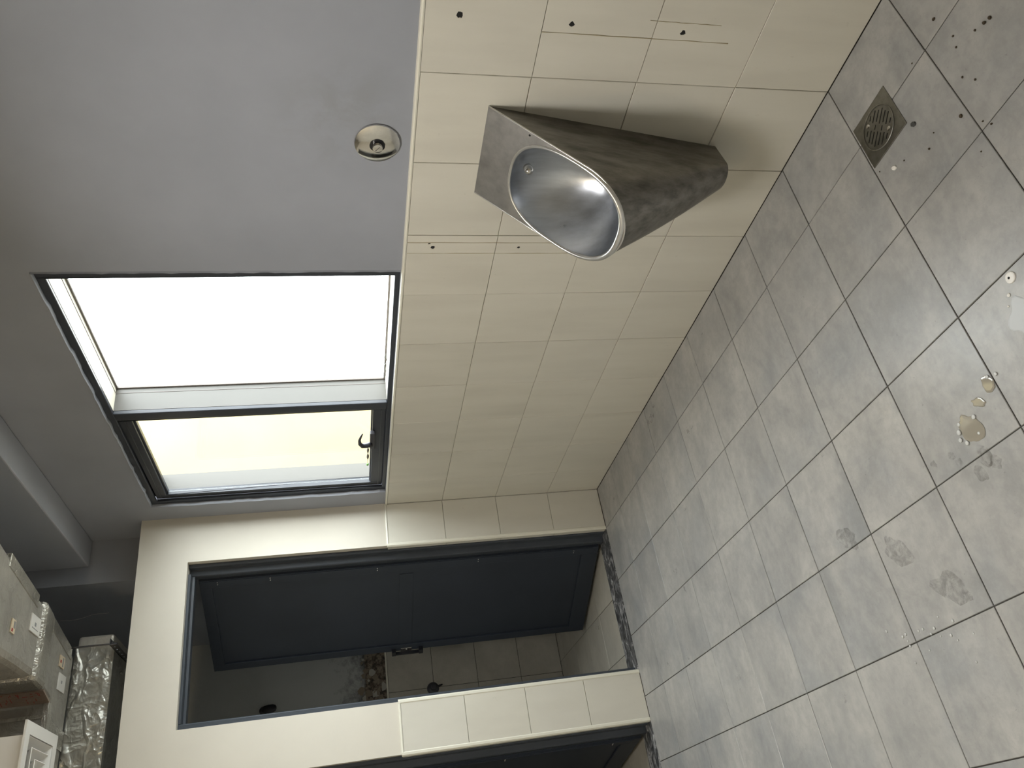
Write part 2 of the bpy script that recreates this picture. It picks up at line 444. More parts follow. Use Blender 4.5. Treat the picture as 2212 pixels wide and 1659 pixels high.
# stall front wall with the two door openings
s = MB()
P = YC + .0075
s.box(D1[0], .0075, P, SB, 0, STOP); s.box(D2[0], D1[1], P, SB, 0, STOP); s.box(XL, D2[1], P, SB, 0, STOP)
s.box(D1[1], D1[0], P, SB, HEAD, STOP); s.box(D2[1], D2[0], P, SB, HEAD, STOP)
ws = struct(build(s, 'wall_back', PAINT, at=(0, YC, 0)))
for a, b in ((D1[0], .0), (D2[0], D1[1]), (XL, D2[1])):
    build(B(a, b, YC + .0035, P - .0001, 0, ZT), 'grout_bed', WGROUT, ws)
    cs = cuts(a, b, [b - .3 * i for i in range(1, 6)] if b - a > .3 else [])
    tiles(ws, 'y', YC, cs, cuts(.0005, ZT + .006, [.301, .602, .903]), .0022, WTILE, 'wall_tile')
    q = [(P, ZT + .006), (YC - .0015, ZT + .006), (YC - .003, ZT + .010), (YC - .001, ZT + .015), (P, ZT + .017)]
    build(MB().loft([[(a, y, z) for y, z in q], [(b, y, z) for y, z in q]], True, True, True), 'edge_trim', TRIM, ws)
    for e, sg in ((a, 1), (b, -1)):
        if e in (0.0, XL): continue
        q = [(e - sg * .004, YC - .0025), (e + sg * .006, YC - .003), (e + sg * .010, YC), (e + sg * .010, P), (e - sg * .010, P), (e - sg * .010, YC + .003)]
        build(MB().prism(q, .001, ZT + .016), 'edge_trim', TRIM, ws)
        # tiled return inside the opening
        for z0, z1 in cuts(.002, ZT + .012, [.301, .602, .903]):
            build(B(e - sg * .0098, e - sg * .0002, P + .0002, P + .030, z0 + .001, z1 - .001), 'return_tile', WTILE, ws)

# rear wall of the stalls, pier in the corner, divider
rw = struct(build(B(XL, .16, 4.487, 4.6, 0, CEIL), 'wall_rear', MOULD, at=(0, 4.48, 0)))
build(B(XL, -.2251, 4.483, 4.4869, 0, 1.19), 'grout_bed', FGROUT, rw)
tiles(rw, 'y', 4.48, cuts(-2.3, -.2252, [-.372, -.667, -.967, -1.267, -1.567, -1.867]), cuts(.0005, 1.187, [.292, .590, .889]), .003, STILE, 'wall_tile')
build(B(XL, -.2252, 4.474, 4.4869, 1.188, 1.199), 'edge_trim', TRIM, rw)
random.seed(21)
for k in range(60):        # blistered paint flakes hanging over the tile edge
    cx = -.25 - .75 * random.random(); cz = 1.215 + .15 * random.random(); n = 9; r = random.uniform(.008, .028)
    lp = [(cx + r * random.uniform(.5, 1.2) * math.cos(i * 6.283 / n) * 1.1, cz + r * random.uniform(.5, 1.2) * math.sin(i * 6.283 / n)) for i in range(n)]
    d0 = random.uniform(.001, .006); tl = random.uniform(-.25, .25)
    lo = [[(x, 4.487 - d0 + (z - cz) * tl - .0012 * q, z) for x, z in lp] for q in (0, 1)]
    build(MB().loft(lo, True, True, True), 'paint_flake', random.choice([FLAKE, FLAKE2, FLAKE2]), rw)
random.seed(9)
struct(build(B(-.225, .0074, 3.20, 4.4865, 0, CEIL), 'wall_pier', GREYP, at=(-.11, 3.2, 0)))
struct(build(B(-1.18, -1.08, SB, 4.4795, 0, STOP), 'wall_divider', PAINT, at=(-1.13, SB, 0)))
struct(build(MB().box(XL - .12, XL, YN, 4.6, 0, CEIL), 'wall_left', PAINT, at=(XL, 0, 0)))
struct(build(MB().box(XL - .12, XW, YN - .12, YN, 0, CEIL), 'wall_near', PAINT, at=(0, YN, 0)))
struct(build(MB().box(XL - .12, XW, YN - .12, 4.6, CEIL, CEIL + .12), 'ceiling', CEILP, at=(0, 0, CEIL)))
struct(build(B(-.134, .0074, YN, 3.1995, 2.722, CEIL), 'trim_1', CEILP, at=(0, 0, 2.722), bevel=.006))

# ================================================================== WINDOW
win = struct(empty('window_1', (.02, 1.96, WZ0)), 'wide window with anthracite frame and a small hinged sash')
XF = .020
fo = MB()
fo.box(XF, .034, WY0, 1.129, WZ0, WZ1); fo.box(XF, .034, 2.806, WY1, WZ0, WZ1)
fo.box(XF, .034, 1.129, 2.806, WZ0, 1.233); fo.box(XF, .034, 1.129, 2.806, 2.334, WZ1)
build(fo, 'outer_frame', WINF, win, bevel=.003)
build(B(XF - .004, .034, 1.962, 2.012, 1.233, 2.334), 'mullion', WINF, win, bevel=.003)
build(B(.0341, .146, 1.976, 2.0115, 1.233, 2.334), 'mullion_core', WINF, win)
# fixed-light box lining, its shade and brightness put into two colours, glass set back
XG = .147
ln = MB()
ln.box(.0342, XG, 1.110, 1.1292, 1.229, 2.338); ln.box(.0342, XG, 1.962, 1.9755, 1.229, 2.338)
build(ln, 'side_lining', ALU, win)
ls = MB()
ls.box(.0342, XG, 1.1293, 1.9619, 1.218, 1.2332); ls.box(.0342, XG, 1.1293, 1.9619, 2.3335, 2.350)
build(ls, 'head_lining', SOFF, win)
build(B(XG - .030, XG - .0285, 1.130, 1.9618, 2.3318, 2.3334), 'seal_line', GASKET, win)
build(B(XG - .030, XG - .0285, 1.9605, 1.9619, 1.234, 2.3317), 'seal_line', GASKET, win)
gk = MB()
gk.box(XG - .008, XG, 1.1293, 1.137, 1.234, 2.333); gk.box(XG - .008, XG, 1.954, 1.9619, 1.234, 2.333)
gk.box(XG - .008, XG, 1.137, 1.954, 1.234, 1.241); gk.box(XG - .008, XG, 1.137, 1.954, 2.326, 2.333)
build(gk, 'gasket', GASKET, win)
build(B(XG, XG + .005, 1.126, 1.970, 1.230, 2.337), 'pane', GLASS, win)
# a torn scrap of plastic film at the sill
build(MB().tube([(.13, 1.75 + .03 * i, 1.236 + .006 * math.sin(i * 2.2)) for i in range(7)], [.001, .004, .002, .005, .003, .004, .001], 6), 'film_scrap', ALU, win)
# the small sash
sa = empty('sash', (.05, 2.41, 1.25), win)
sf = MB()
sf.box(.0345, .068, 2.0121, 2.048, 1.2335, 2.3335); sf.box(.0345, .068, 2.770, 2.8058, 1.2335, 2.3335)
sf.box(.0345, .068, 2.048, 2.770, 1.2335, 1.292); sf.box(.0345, .068, 2.048, 2.770, 2.283, 2.3335)
build(sf, 'sash_frame', WINF, sa, bevel=.003)
for a in ((2.048, 2.7698, 1.2921, 1.298), (2.048, 2.7698, 2.274, 2.2829)):
    build(B(.046, .066, *a), 'glazing_bead', WINF, sa, bevel=.002)
for a in ((2.05, 2.80, 1.2525, 1.2555), (2.05, 2.80, 2.309, 2.3118), (2.788, 2.791, 1.256, 2.308)):
    build(B(.0325, .0347, *a), 'weather_seal', ZINC, sa)
build(B(.053, .058, 2.049, 2.7695, 1.2985, 2.2735), 'pane', GLASS, sa)
l2 = MB()
l2.box(.069, .155, 2.781, 2.790, 1.24, 2.33); l2.box(.069, .155, 2.016, 2.024, 1.24, 2.33)
build(l2, 'side_lining', ALU, win)
l3 = MB()
l3.box(.069, .155, 2.0242, 2.7808, 1.24, 1.25); l3.box(.069, .155, 2.0242, 2.7808, 2.318, 2.33)
build(l3, 'head_lining', SOFF, win)
# lever handle on the lower rail
hb = build(B(.012, .034, 2.228, 2.372, 1.279, 1.303), 'handle_base', DARKPL, sa, bevel=.004)
pts = [(.014, 2.325, 1.296), (.004, 2.318, 1.318), (-.004, 2.305, 1.338), (-.006, 2.280, 1.350), (-.006, 2.245, 1.352), (-.004, 2.215, 1.345), (-.002, 2.195, 1.338)]
build(MB().tube(pts, [.013, .012, .011, .009, .0065, .005, .003], 12), 'handle', DARKPL, sa, smooth=True)
# jagged plaster edge round the frame
random.seed(4)
def ragged(p0, p1, inward, n, name):
    p0, p1, iw = Vector(p0), Vector(p1), Vector(inward); a, b, c, d = [], [], [], []
    for i in range(n + 1):
        q = p0.lerp(p1, i / n); k = .003 + .006 * random.random() ** 2
        a.append((.0074, q.x, q.y)); b.append((.0015, q.x + iw.x * k * .6, q.y + iw.y * k * .6)); c.append((.006, q.x + iw.x * k, q.y + iw.y * k)); d.append((.0195, q.x + iw.x * k, q.y + iw.y * k))
    build(MB().loft([a, b, c, d], False), name, GREYP, wr)
ragged((WY0, WZ1), (WY1, WZ1), (0, -1), 60, 'plaster_edge'); ragged((WY0, WZ0 + .002), (WY0, WZ1), (1, 0), 50, 'plaster_edge'); ragged((WY1, WZ0 + .002), (WY1, WZ1), (-1, 0), 40, 'plaster_edge')

# outside: yard and the yellow wall of a wing of the building
struct(build(B(XW + .01, 9, -6, 9, -.6, -.5), 'ground_yard', CONC, at=(3, 0, -.5)))
struct(build(B(XW + .01, .75, 2.97, 3.2, -.5, 4.2), 'wall_outside', YELLOW, at=(.4, 2.97, -.5)))
struct(build(B(XW, XW + .002, YN, 9, CEIL + .1, 4.2), 'wall_parapet', CONC, at=(XW, 0, CEIL)))

# ================================================================== DOORS
def make_door(n, xr, xl, ang, width, label):
    d = struct(empty('door_%d' % n, ((xr + xl) / 2, YC, 0)), label)
    g = .034                                       # plaster return before the frame
    y0, y1 = P + g, SB + .004
    for side, sg in ((xr, -1), (xl, 1)):
        j = MB()
        pr = [(side + sg * .0005, y0), (side + sg * .014, y0), (side + sg * .018, y0 + .006), (side + sg * .018, y0 + .040), (side + sg * .046, y0 + .044), (side + sg * .050, y0 + .050), (side + sg * .050, y1), (side + sg * .0005, y1)]
        if side == xl: pr = [(side + sg * .0005, y0), (side + sg * .026, y0), (side + sg * .030, y0 + .006), (side + sg * .030, y1), (side + sg * .0005, y1)]
        j.prism(pr, .0035, HEAD - .0005)
        build(j, 'door_jamb', FRAMEP, d, bevel=.0015)
    h = MB()
    pr = [(y0, HEAD - .0006), (y0, HEAD - .012), (y0 + .006, HEAD - .014), (y0 + .040, HEAD - .014), (y0 + .044, HEAD - .026), (y1, HEAD - .026), (y1, HEAD - .0006)]
    h.loft([[(xl + .0305, y, z) for y, z in pr], [(xr - .0505, y, z) for y, z in pr]], True, True, True)
    build(h, 'door_head', FRAMEP, d, bevel=.001)
    # leaf, built at its hinge along -x with its front on -y, then swung into the stall
    hx, hy = xr - .054, SB + .002
    lf = MB().box(-width, 0, -.0, .036, .020, 2.170)
    leaf = build(lf, 'door_leaf', NAVY, d, local=True, bevel=.002)
    leaf.location = Vector((hx, hy, 0)) - wloc(d); leaf.rotation_euler = (0, 0, math.radians(-ang))
    for nm, a in (('rail', (-width + .05, -.055, 2.110, 2.168)), ('rail', (-width + .05, -.055, .022, .118)), ('rail', (-width + .05, -.085, 1.075, 1.150)),
                  ('stile', (-width + .001, -width + .050, .022, 2.168)), ('stile', (-.0549, -.001, .022, 2.168))):
        build(B(a[0], a[1], -.009 if a[2] != 1.075 else -.003, 0, a[2], a[3]), nm, NAVY, leaf, local=True, bevel=.001)
    # hinge strip with screw heads
    build(B(-.040, -.006, -.0125, -.0091, .06, 2.15), 'hinge_strip', NAVY, leaf, local=True)
    for z in (.17, .72, 1.27, 1.82, 2.08):
        for dx in (-.030, -.016):
            build(MB().lathe([(.0035, 0), (.0025, .0015)], (dx, -.0126, z), (0, -1, 0), 8), 'screw', CHROME, leaf, local=True)
    # latch: metal face plate and black pull on the free edge
    build(B(-width - .0025, -width + .024, -.0110, .020, 1.076, 1.138), 'latch_plate', CHROME, leaf, local=True)
    build(MB().lathe([(.006, 0), (.005, .004)], (-width + .008, -.011, 1.105), (0, -1, 0), 10), 'latch_knob', CHROME, leaf, local=True)
    pl = MB().box(-width - .012, -width - .004, -.030, -.010, 1.010, 1.190)
    pl.box(-width - .012, -width + .02, -.034, -.0092, 1.010, 1.034); pl.box(-width - .012, -width + .02, -.034, -.0092, 1.168, 1.190)
    build(pl, 'pull_handle', BLACKP, leaf, local=True)
    return d
make_door(1, *D1, 65, .70, 'dark navy stall door ajar beside the window wall')
make_door(2, *D2, 80, .70, 'dark navy stall door swung open, cut by the picture edge')

# ================================================================== URINAL
UY = .557; S45 = math.sqrt(.5)
ur = tag(empty('urinal', (0, UY, .25)), 'stainless steel wall urinal with oval bowl on cream tiles', 'urinal')
NO = Vector((-S45, 0, S45))
def pan(u, v, d=0.): return Vector((-.0015, UY + u, 1.0065)) + Vector((-S45, 0, -S45)) * v + NO * d
HW, VS, VT = .158, .335, .500
edge = [(-HW, 0)] + [(-HW, VS * i / 14) for i in range(1, 15)]
edge += [(-HW * math.cos(a), VS + (VT - VS) * math.sin(a)) for a in [math.pi * i / 32 for i in range(1, 32)]]
edge += [(HW, VS * i / 14) for i in range(14, -1, -1)]
CV, OA, OB = .2985, .1510, .1865
def oval(a, k=1.):
    c, s_ = math.cos(a), math.sin(a); e = 2 / 2.5
    return (OA * k * math.copysign(abs(c) ** e, c), CV + OB * k * math.copysign(abs(s_) ** e, s_))
# panel ring between the outline and the oval
def on_outline(a):
    du, dv = math.cos(a), math.sin(a); best = None
    full = edge + [edge[0]]
    for (u0, v0), (u1, v1) in zip(full[:-1], full[1:]):
        ex, ey = u1 - u0, v1 - v0; den = du * ey - dv * ex
        if abs(den) < 1e-12: continue
        t_ = ((u0) * ey - (v0 - CV) * ex) / den; w_ = ((u0) * dv - (v0 - CV) * du) / den
        if t_ > 0 and -1e-6 <= w_ <= 1 + 1e-6 and (best is None or t_ < best): best = t_
    return (du * best, CV + dv * best)
angs = sorted([2 * math.pi * i / 96 for i in range(96)] + [math.atan2(-CV, HW) % (2 * math.pi), math.atan2(-CV, -HW) % (2 * math.pi)])
def ang_of(a):
    u, v = oval(a); return math.atan2(v - CV, u)
inner = []
for a in angs:                    # oval point lying on the same ray as the outline point
    lo = a
    for _ in range(30): lo += (a - ang_of(lo) + math.pi) % (2 * math.pi) - math.pi
    inner.append(oval(lo))
outer = [on_outline(a) for a in angs]
for i, q in enumerate(outer):     # keep the ring positive where the oval nearly meets the edge
    pass
fp = MB().loft([[pan(*q, -.004) for q in outer], [pan(*q, 0) for q in outer], [pan(*q, 0) for q in inner], [pan(*q, -.004) for q in inner]], True)
build(fp, 'front_panel', STEEL_PANEL, ur, auto=30)
# rolled rim
rim = [pan(u, v, .0015) for u, v in [oval(2 * math.pi * i / 120, 1.012) for i in range(120)]]
build(MB().tube(rim, [.0046 + .0042 * max(0, math.sin(2 * math.pi * i / 120)) ** .7 for i in range(120)], 10, True), 'rim', SATIN, ur, smooth=True)
build(MB().tube([pan(u * 1.002, v, -.0012) for u, v in edge], .0024, 8), 'edge_highlight', SATIN, ur, smooth=True)  # bright bead added to stand for the highlight on the panel's rounded edge
# bowl
lp = []
for k in range(19):
    q_ = k / 18; r = max((1 - q_ ** 1.6) ** .62 if q_ < 1 else 0, .015); dep = .18 * q_
    if k == 0: r = 1
    ring = []
    for i in range(96):
        u, v = oval(2 * math.pi * i / 96)
        uu = u * r; vv = CV + .030 * (1 - r) + (v - CV) * r
        ring.append(pan(uu, vv, -dep))
    lp.append(ring)
build(MB().loft(lp, True, False, True), 'bowl', STEEL_BOWL, ur, smooth=True)
# body: ruled shell from the panel outline down to a small rounded foot
n = len(edge); foot = []
acc = [0]
for (a0, b0), (a1, b1) in zip(edge[:-1], edge[1:]): acc.append(acc[-1] + math.hypot(a1 - a0, b1 - b0))
foot = [None] * n
nf = 15
for i in range(nf):                       # flat flank, folding into a cone round the front
    f = i / (nf - 1); foot[i] = Vector((-.0015 - .080 * f, UY - .046 - .006 * f, .276 - .010 * f))
    foot[n - 1 - i] = Vector((-.0015 - .080 * f, UY + .046 + .006 * f, .276 - .010 * f))
for i in range(nf, n - nf):
    a = math.pi * (i - nf + 1) / (n - 2 * nf + 1)
    foot[i] = Vector((-.0815 - .030 * math.sin(a), UY - .052 * math.cos(a), .266 - .006 * math.sin(a)))
top = [pan(u * .999, v, -.003) for u, v in edge]
loops = []
for k in range(13):
    f = k / 12
    loops.append([a.lerp(b, f) + Vector((-.010 * math.sin(math.pi * f) * math.sin(math.pi * i / (n - 1)), 0, 0)) for i, (a, b) in enumerate(zip(top, foot))])
bd = MB().loft(loops, False)
o0 = 12 * n; bd.f.append(tuple(range(o0, o0 + n)))
build(bd, 'body', STEEL_BODY, ur, auto=34)
# sparge nozzle, mounting screws
nz = MB().lathe([(.013, -.012), (.0135, .004), (.012, .010), (.007, .014), (.0, .0145)], pan(-.012, .150, -.030), (Vector((-.55, 0, -.15))).normalized(), 18)
build(nz, 'spray_nozzle', CHROME, ur, smooth=True)
for u, v in ((-.148, .145), (.120, .165)):
    build(MB().lathe([(.0032, 0), (.003, .0008)], pan(u, v, .0002), NO, 10), 'screw_hole', HOLE, ur)

# ================================================================== FLUSH PLATE
fl = tag(empty('flush_plate', (.0075, .541, 1.307)), 'round chrome flush button plate on grey wall above the urinal', 'flush plate')
O = (.0073, .541, 1.307); AX = (-1, 0, 0)
build(MB().lathe([(.0625, 0), (.0645, .003), (.0635, .007), (.059, .0085), (.045, .0115), (.030, .013), (.0225, .0135), (.0215, .011), (.0212, .002)], O, AX, 56), 'plate', CHROME, fl, auto=40)
build(MB().lathe([(.0208, .0125), (.0205, .0128), (.0165, .0128), (.0162, .008)], O, AX, 32), 'collar', BLACKP, fl)
build(MB().lathe([(.0142, .008), (.0145, .026), (.0138, .0285), (.011, .029), (.0, .029)], O, AX, 32), 'push_button', CHROME, fl, auto=40)
a = math.radians(40); c_, s_ = math.cos(a), math.sin(a)
sl = MB().loft([[(-.0218 + .0002 * k, .541 + u * c_ - v * s_, 1.307 + u * s_ + v * c_) for u, v in ((-.009, -.0012), (.009, -.0012), (.009, .0012), (-.009, .0012))] for k in (-1, 1)], True, True, True)
build(sl, 'slot', GASKET, fl)

# ================================================================== FLOOR DRAIN
dr = tag(empty('floor_drain', (-.262, .217, 0)), 'square steel floor drain with round slotted grate', 'drain')
circ = lambda r, n_=40: [(r * math.cos(2 * math.pi * i / n_), r * math.sin(2 * math.pi * i / n_)) for i in range(n_)]
DZ = .0028
to = lambda u, v, d: (-.262 + u, .217 + v, DZ - d)
build(plate_holes([(-.075, -.075), (.075, -.075), (.075, .075), (-.075, .075)], [circ(.057)], to, .0026), 'plate', DRAINST, dr, bevel=.0008)
build(MB().lathe([(.059, 0), (.0605, .001), (.058, .0022), (.0572, .0010), (.059, 0)], (-.262, .217, DZ), (0, 0, 1), 48, False), 'grate_ring', DRAINST, dr)
da = math.atan2(.034, -.025); ca, sa_ = math.cos(da), math.sin(da)
slots = []
for k in range(-3, 4):
    off = k * .0135
    half = math.sqrt(max(.0, .050 ** 2 - off ** 2))
    gaps = ((.010, half), (-half, -.010)) if k % 2 == 0 else ((.012, half * .92), (-half * .92, -.014))
    for g0, g1 in gaps:
        if g1 - g0 < .008: continue
        q = [(g0, off - .0021), (g1, off - .0021), (g1, off + .0021), (g0, off + .0021)]
        slots.append([(x * ca - y * sa_, x * sa_ + y * ca) for x, y in q])
for off in (-.0135, .0135):
    q = [(-.006, off - .002), (.007, off - .002), (.007, off + .002), (-.006, off + .002)]
    slots.append([(x * ca - y * sa_, x * sa_ + y * ca) for x, y in q])
build(plate_holes(circ(.0568), slots, lambda u, v, d: (-.262 + u, .217 + v, DZ - .0004 - d), .0012), 'grate', DRAINST, dr)
build(MB().lathe([(.0560, 0), (.0560, .0003)], (-.262, .217, .0007), (0, 0, 1), 32), 'sump', HOLE, dr)
for sg in (-1, 1):
    x, y = -.262 - sa_ * .043 * sg, .217 + ca * .043 * sg
    build(MB().lathe([(.0065, 0), (.006, .0014), (.003, .0020)], (x, y, DZ - .0004), (0, 0, 1), 16), 'screw', CHROME, dr)

# ================================================================== DUCTS
random.seed(12)
ZB = 2.70
du = tag(empty('insulated_duct', (-.7, 2.6, ZB)), 'grey insulated air duct with taped joints above the stalls', 'duct')
def wob(pts, z0, z1, amp=.006):
    return MB().prism([(x + random.uniform(-amp, amp), y) for x, y in pts], z0, z1)
R_ = [(-.36, YN + .02), (-.36, 1.30), (-.43, 2.05), (-.455, 2.22), (-.485, 2.43), (-.507, 2.64)]
L_ = [(-.816, 2.64), (-.822, 2.43), (-.826, 2.22), (-.83, 2.05), (-.85, 1.30), (-.85, YN + .02)]
build(wob(R_ + L_, ZB, 2.99), 'near_section', DUCT, du, bevel=.03)
build(MB().prism([(-.497, 2.615), (-.512, 2.68), (-.528, 2.745), (-.840, 2.750), (-.836, 2.68), (-.830, 2.628)], ZB - .014, 3.0), 'joint_wrap', TAPE, du, bevel=.02)
build(MB().prism([(-.520, 2.70), (-.560, 2.86), (-.588, 3.03), (-.62, 3.098), (XL + .02, 3.098), (XL + .02, 2.862), (-.862, 2.862), (-.835, 2.76), (-.828, 2.70)], ZB, 3.0), 'cross_section', DUCT, du, bevel=.018)
# edge tapes
for x0, y0, x1, y1 in ((-.452, 2.20, -.505, 2.55), (-.535, 2.76, -.595, 3.05)):
    q = [(x0 - .05, y0), (x0 + .006, y0), (x1 + .006, y1), (x1 - .05, y1)]
    build(MB().prism(q, ZB - .003, ZB + .06), 'edge_tape', TAPE, du, bevel=.004)
build(MB().prism([(-.868, 2.852), (-.868, 2.88), (-1.02, 2.95), (-1.02, 2.852)], ZB - .003, ZB + .02), 'edge_tape', TAPE, du, bevel=.002)
build(MB().prism([(-.93, 2.852), (-.95, 3.09), (-1.03, 3.09), (-1.02, 2.852)], ZB - .004, ZB - .001), 'edge_tape', TAPE, du)
tq = lambda f, z, d: (-.8365 - .030 * f - d, 2.762 + .098 * f - d * .3, z)
bt = build(MB().loft([[tq(0, z, .004), tq(1, z, .004), tq(1, z, -.004), tq(0, z, -.004)] for z in (ZB - .002, 2.985)], True, True, True), 'printed_tape', BTAPE, du)
pr = MB()
for k in range(10):
    z = 2.712 + k * .027
    for q in range(4):
        f0 = random.uniform(.05, .75); z0 = z + random.uniform(0, .014)
        f1, z1 = (f0 + random.uniform(.08, .2), z0 + .0025) if random.random() < .5 else (f0 + .03, z0 + random.uniform(.008, .02))
        pr.loft([[tq(f0, zz, .0046), tq(f1, zz, .0046), tq(f1, zz, .0040), tq(f0, zz, .0040)] for zz in (z0, z1)], True, True, True)
build(pr, 'red_print', REDINK, bt)['kind'] = 'stuff'
for x0, x1 in ((-.930, -.915), (-1.10, -1.04)):
    build(B(x0, x1, 2.856, 2.861, ZB + .01, 2.98), 'tape_strip', TAPE, du)
def sticker(x0, x1, y0, y1, m, marks):
    o = build(B(x0, x1, y0, y1, ZB - .0045, ZB - .0005), 'sticker', m, du)
    for nm, mm, a in marks: build(B(*a, ZB - .0052, ZB - .0045), nm, mm, o)
sticker(-.661, -.590, 2.496, 2.604, PAPER, [('print_mark', GREYINK, (-.632, -.618, 2.540, 2.556)), ('print_line', GREYINK, (-.645, -.642, 2.515, 2.585))])
sticker(-.720, -.668, 2.312, 2.352, YPAPER, [('red_dot', REDINK, (-.716, -.704, 2.318, 2.332)), ('print_block', GREYINK, (-.700, -.674, 2.334, 2.348))])
sticker(-.705, -.655, 2.900, 2.965, YPAPER, [('red_dot', REDINK, (-.688, -.676, 2.905, 2.922)), ('print_block', GREYINK, (-.700, -.662, 2.935, 2.950))])
sticker(-.800, -.728, 2.918, 3.012, PAPER, [('print_mark', GREYINK, (-.768, -.756, 2.955, 2.968))])

# foil wrapped duct, its face crumpled
fd = tag(empty('foil_duct', (-1.0, 3.1, 2.53)), 'crinkled silver foil duct resting behind the stall wall top', 'duct')
fm = MB()
X0, X1 = XL + .02, -.578
NXF, NR = 200, 30
prof = [(3.46, 2.70)] + [(3.10, 2.70)] + [(3.10, 2.70 - .172 * i / 16) for i in range(1, 17)] + [(3.10 + .36 * i / 4, 2.528) for i in range(1, 5)]
loops = []
for i in range(NXF + 1):
    x = X0 + (X1 - X0) * i / NXF; l = []
    for k, (y, z) in enumerate(prof):
        d = 0
        if 2 <= k <= 17:
            h = mnoise.noise(Vector((x * 9, z * 14, 3.1))) ; h2 = mnoise.noise(Vector((x * 24 + z * 16, z * 20 - x * 7, 7.7)))
            d = -.005 * (1 - abs(h) * 2.2) - .004 * max(0, 1 - abs(h2) * 6)
            if z < 2.55: d *= .5
        l.append((x, y + d, z))
    loops.append(l)
fm.loft(loops, False)
e0 = loops[-1]; o0 = len(fm.v) - len(prof); fm.f.append(tuple(range(o0, o0 + len(prof))))
build(fm, 'foil_wrap', FOIL, fd, smooth=False, auto=60)
build(B(X1 + .0005, -.520, 3.106, 3.45, 2.537, 2.694), 'end_piece', DUCT, fd, bevel=.012)
hg = tag(empty('duct_hanger', (-.6, 3.08, 2.50)), 'perforated dark steel angle on a rod under the foil duct', 'hanger')
hl = [[(u + .006 * math.cos(q * .785), v + .006 * math.sin(q * .785)) for q in range(8)] for u, v in [(3.04 + .045 * k, 2.5115) for k in range(10)]]
build(plate_holes([(3.0, 2.495), (3.50, 2.495), (3.50, 2.527), (3.0, 2.527)], hl, lambda u, v, d: (-.605 + d, u, v), .003), 'angle_web', ZINC, hg)
build(B(-.605, -.575, 3.0, 3.50, 2.5235, 2.5268), 'angle_flange', ZINC, hg)
build(MB().tube([(-.592, 3.03, 2.50), (-.592, 3.03, 2.68), (-.592, 3.035, 2.699)], .004, 8), 'threaded_rod', ZINC, hg)
build(MB().lathe([(.009, 0), (.009, .008)], (-.592, 3.03, 2.515), (0, 0, 1), 6), 'nut', ZINC, hg)

# ceiling diffuser with its box
df = tag(empty('air_diffuser', (-1.217, 2.532, 2.60)), 'white square air diffuser with nested vanes, beside the taped duct', 'diffuser')
CX, CY, DZF = -1.217, 2.532, 2.598
sq = lambda h, z: [(CX - h, CY - h, z), (CX + h, CY - h, z), (CX + h, CY + h, z), (CX - h, CY + h, z)]
build(MB().loft([sq(.177, DZF), sq(.133, DZF), sq(.133, DZF + .008), sq(.177, DZF + .008), sq(.177, DZF)], True), 'flange', WHITEP, df)
for k, (ho, hi, z0, z1) in enumerate(((.128, .098, .002, .034), (.092, .064, -.002, .030), (.056, .030, -.006, .026), (.022, .012, -.008, .010))):
    build(MB().loft([sq(ho, DZF + z0), sq(hi, DZF + z1), sq(hi + .003, DZF + z1 + .002), sq(ho + .003, DZF + z0 + .002), sq(ho, DZF + z0)], True), 'vane', WHITEP, df)
nk = MB().loft([sq(.134, DZF + .009), sq(.134, DZF + .12)], True)
build(nk, 'neck', WHITEP, df)
build(B(CX - .16, CX + .125, CY - .13, CY + .16, DZF + .10, 2.985), 'plenum_box', DUCT, df, bevel=.01)
wi = tag(build(MB().tube([(-.228 - .012 * abs(math.sin(i * .5)), 3.72 - .01 * i, 2.99 - .030 * i) for i in range(10)], .0012, 6), 'loose_wire', PAPER, at=(-.23, 3.7, 2.7)), 'thin pale wire hanging on the dark pier', 'wire')

# ================================================================== STALL FITTINGS
vk = tag(empty('angle_valve', (-.674, 4.48, .897)), 'dull grey tap knob with short lever on the stall tiles', 'valve')
VO = (-.674, 4.479, .897); VA = (0, -1, 0)
build(MB().lathe([(.040, 0), (.040, .006), (.034, .014), (.018, .018)], VO, VA, 32), 'rosette', DARKPL, vk, auto=40)
build(MB().lathe([(.016, .014), (.016, .040), (.018, .044), (.017, .056), (.0, .058)], VO, VA, 24), 'knob', DARKPL, vk, auto=40)
build(MB().tube([(-.674, 4.432, .890), (-.672, 4.430, .866), (-.664, 4.430, .838)], [.008, .0065, .005], 10), 'lever', BLACKP, vk, smooth=True)
hk = tag(empty('wall_spout', (-.68, 4.487, 1.96)), 'black fitting with rounded tongue on the grey rear stall wall', 'fitting')
HO = (-.680, 4.4868, 1.975)
build(MB().lathe([(.026, 0), (.026, .005), (.014, .010), (.012, .026)], HO, VA, 28), 'rosette', DARKPL, hk, auto=40)
tg = [[(-.680 + w_ * math.cos(2 * math.pi * i / 16), 4.455 - .004 * k + t_ * math.sin(2 * math.pi * i / 16), z) for i in range(16)] for k, (w_, t_, z) in enumerate(((.012, .008, 1.985), (.022, .011, 1.970), (.026, .011, 1.940), (.025, .010, 1.915), (.018, .008, 1.898), (.006, .004, 1.892)))]
build(MB().loft(tg, True, True, True), 'tongue', BLACKP, hk, smooth=True)

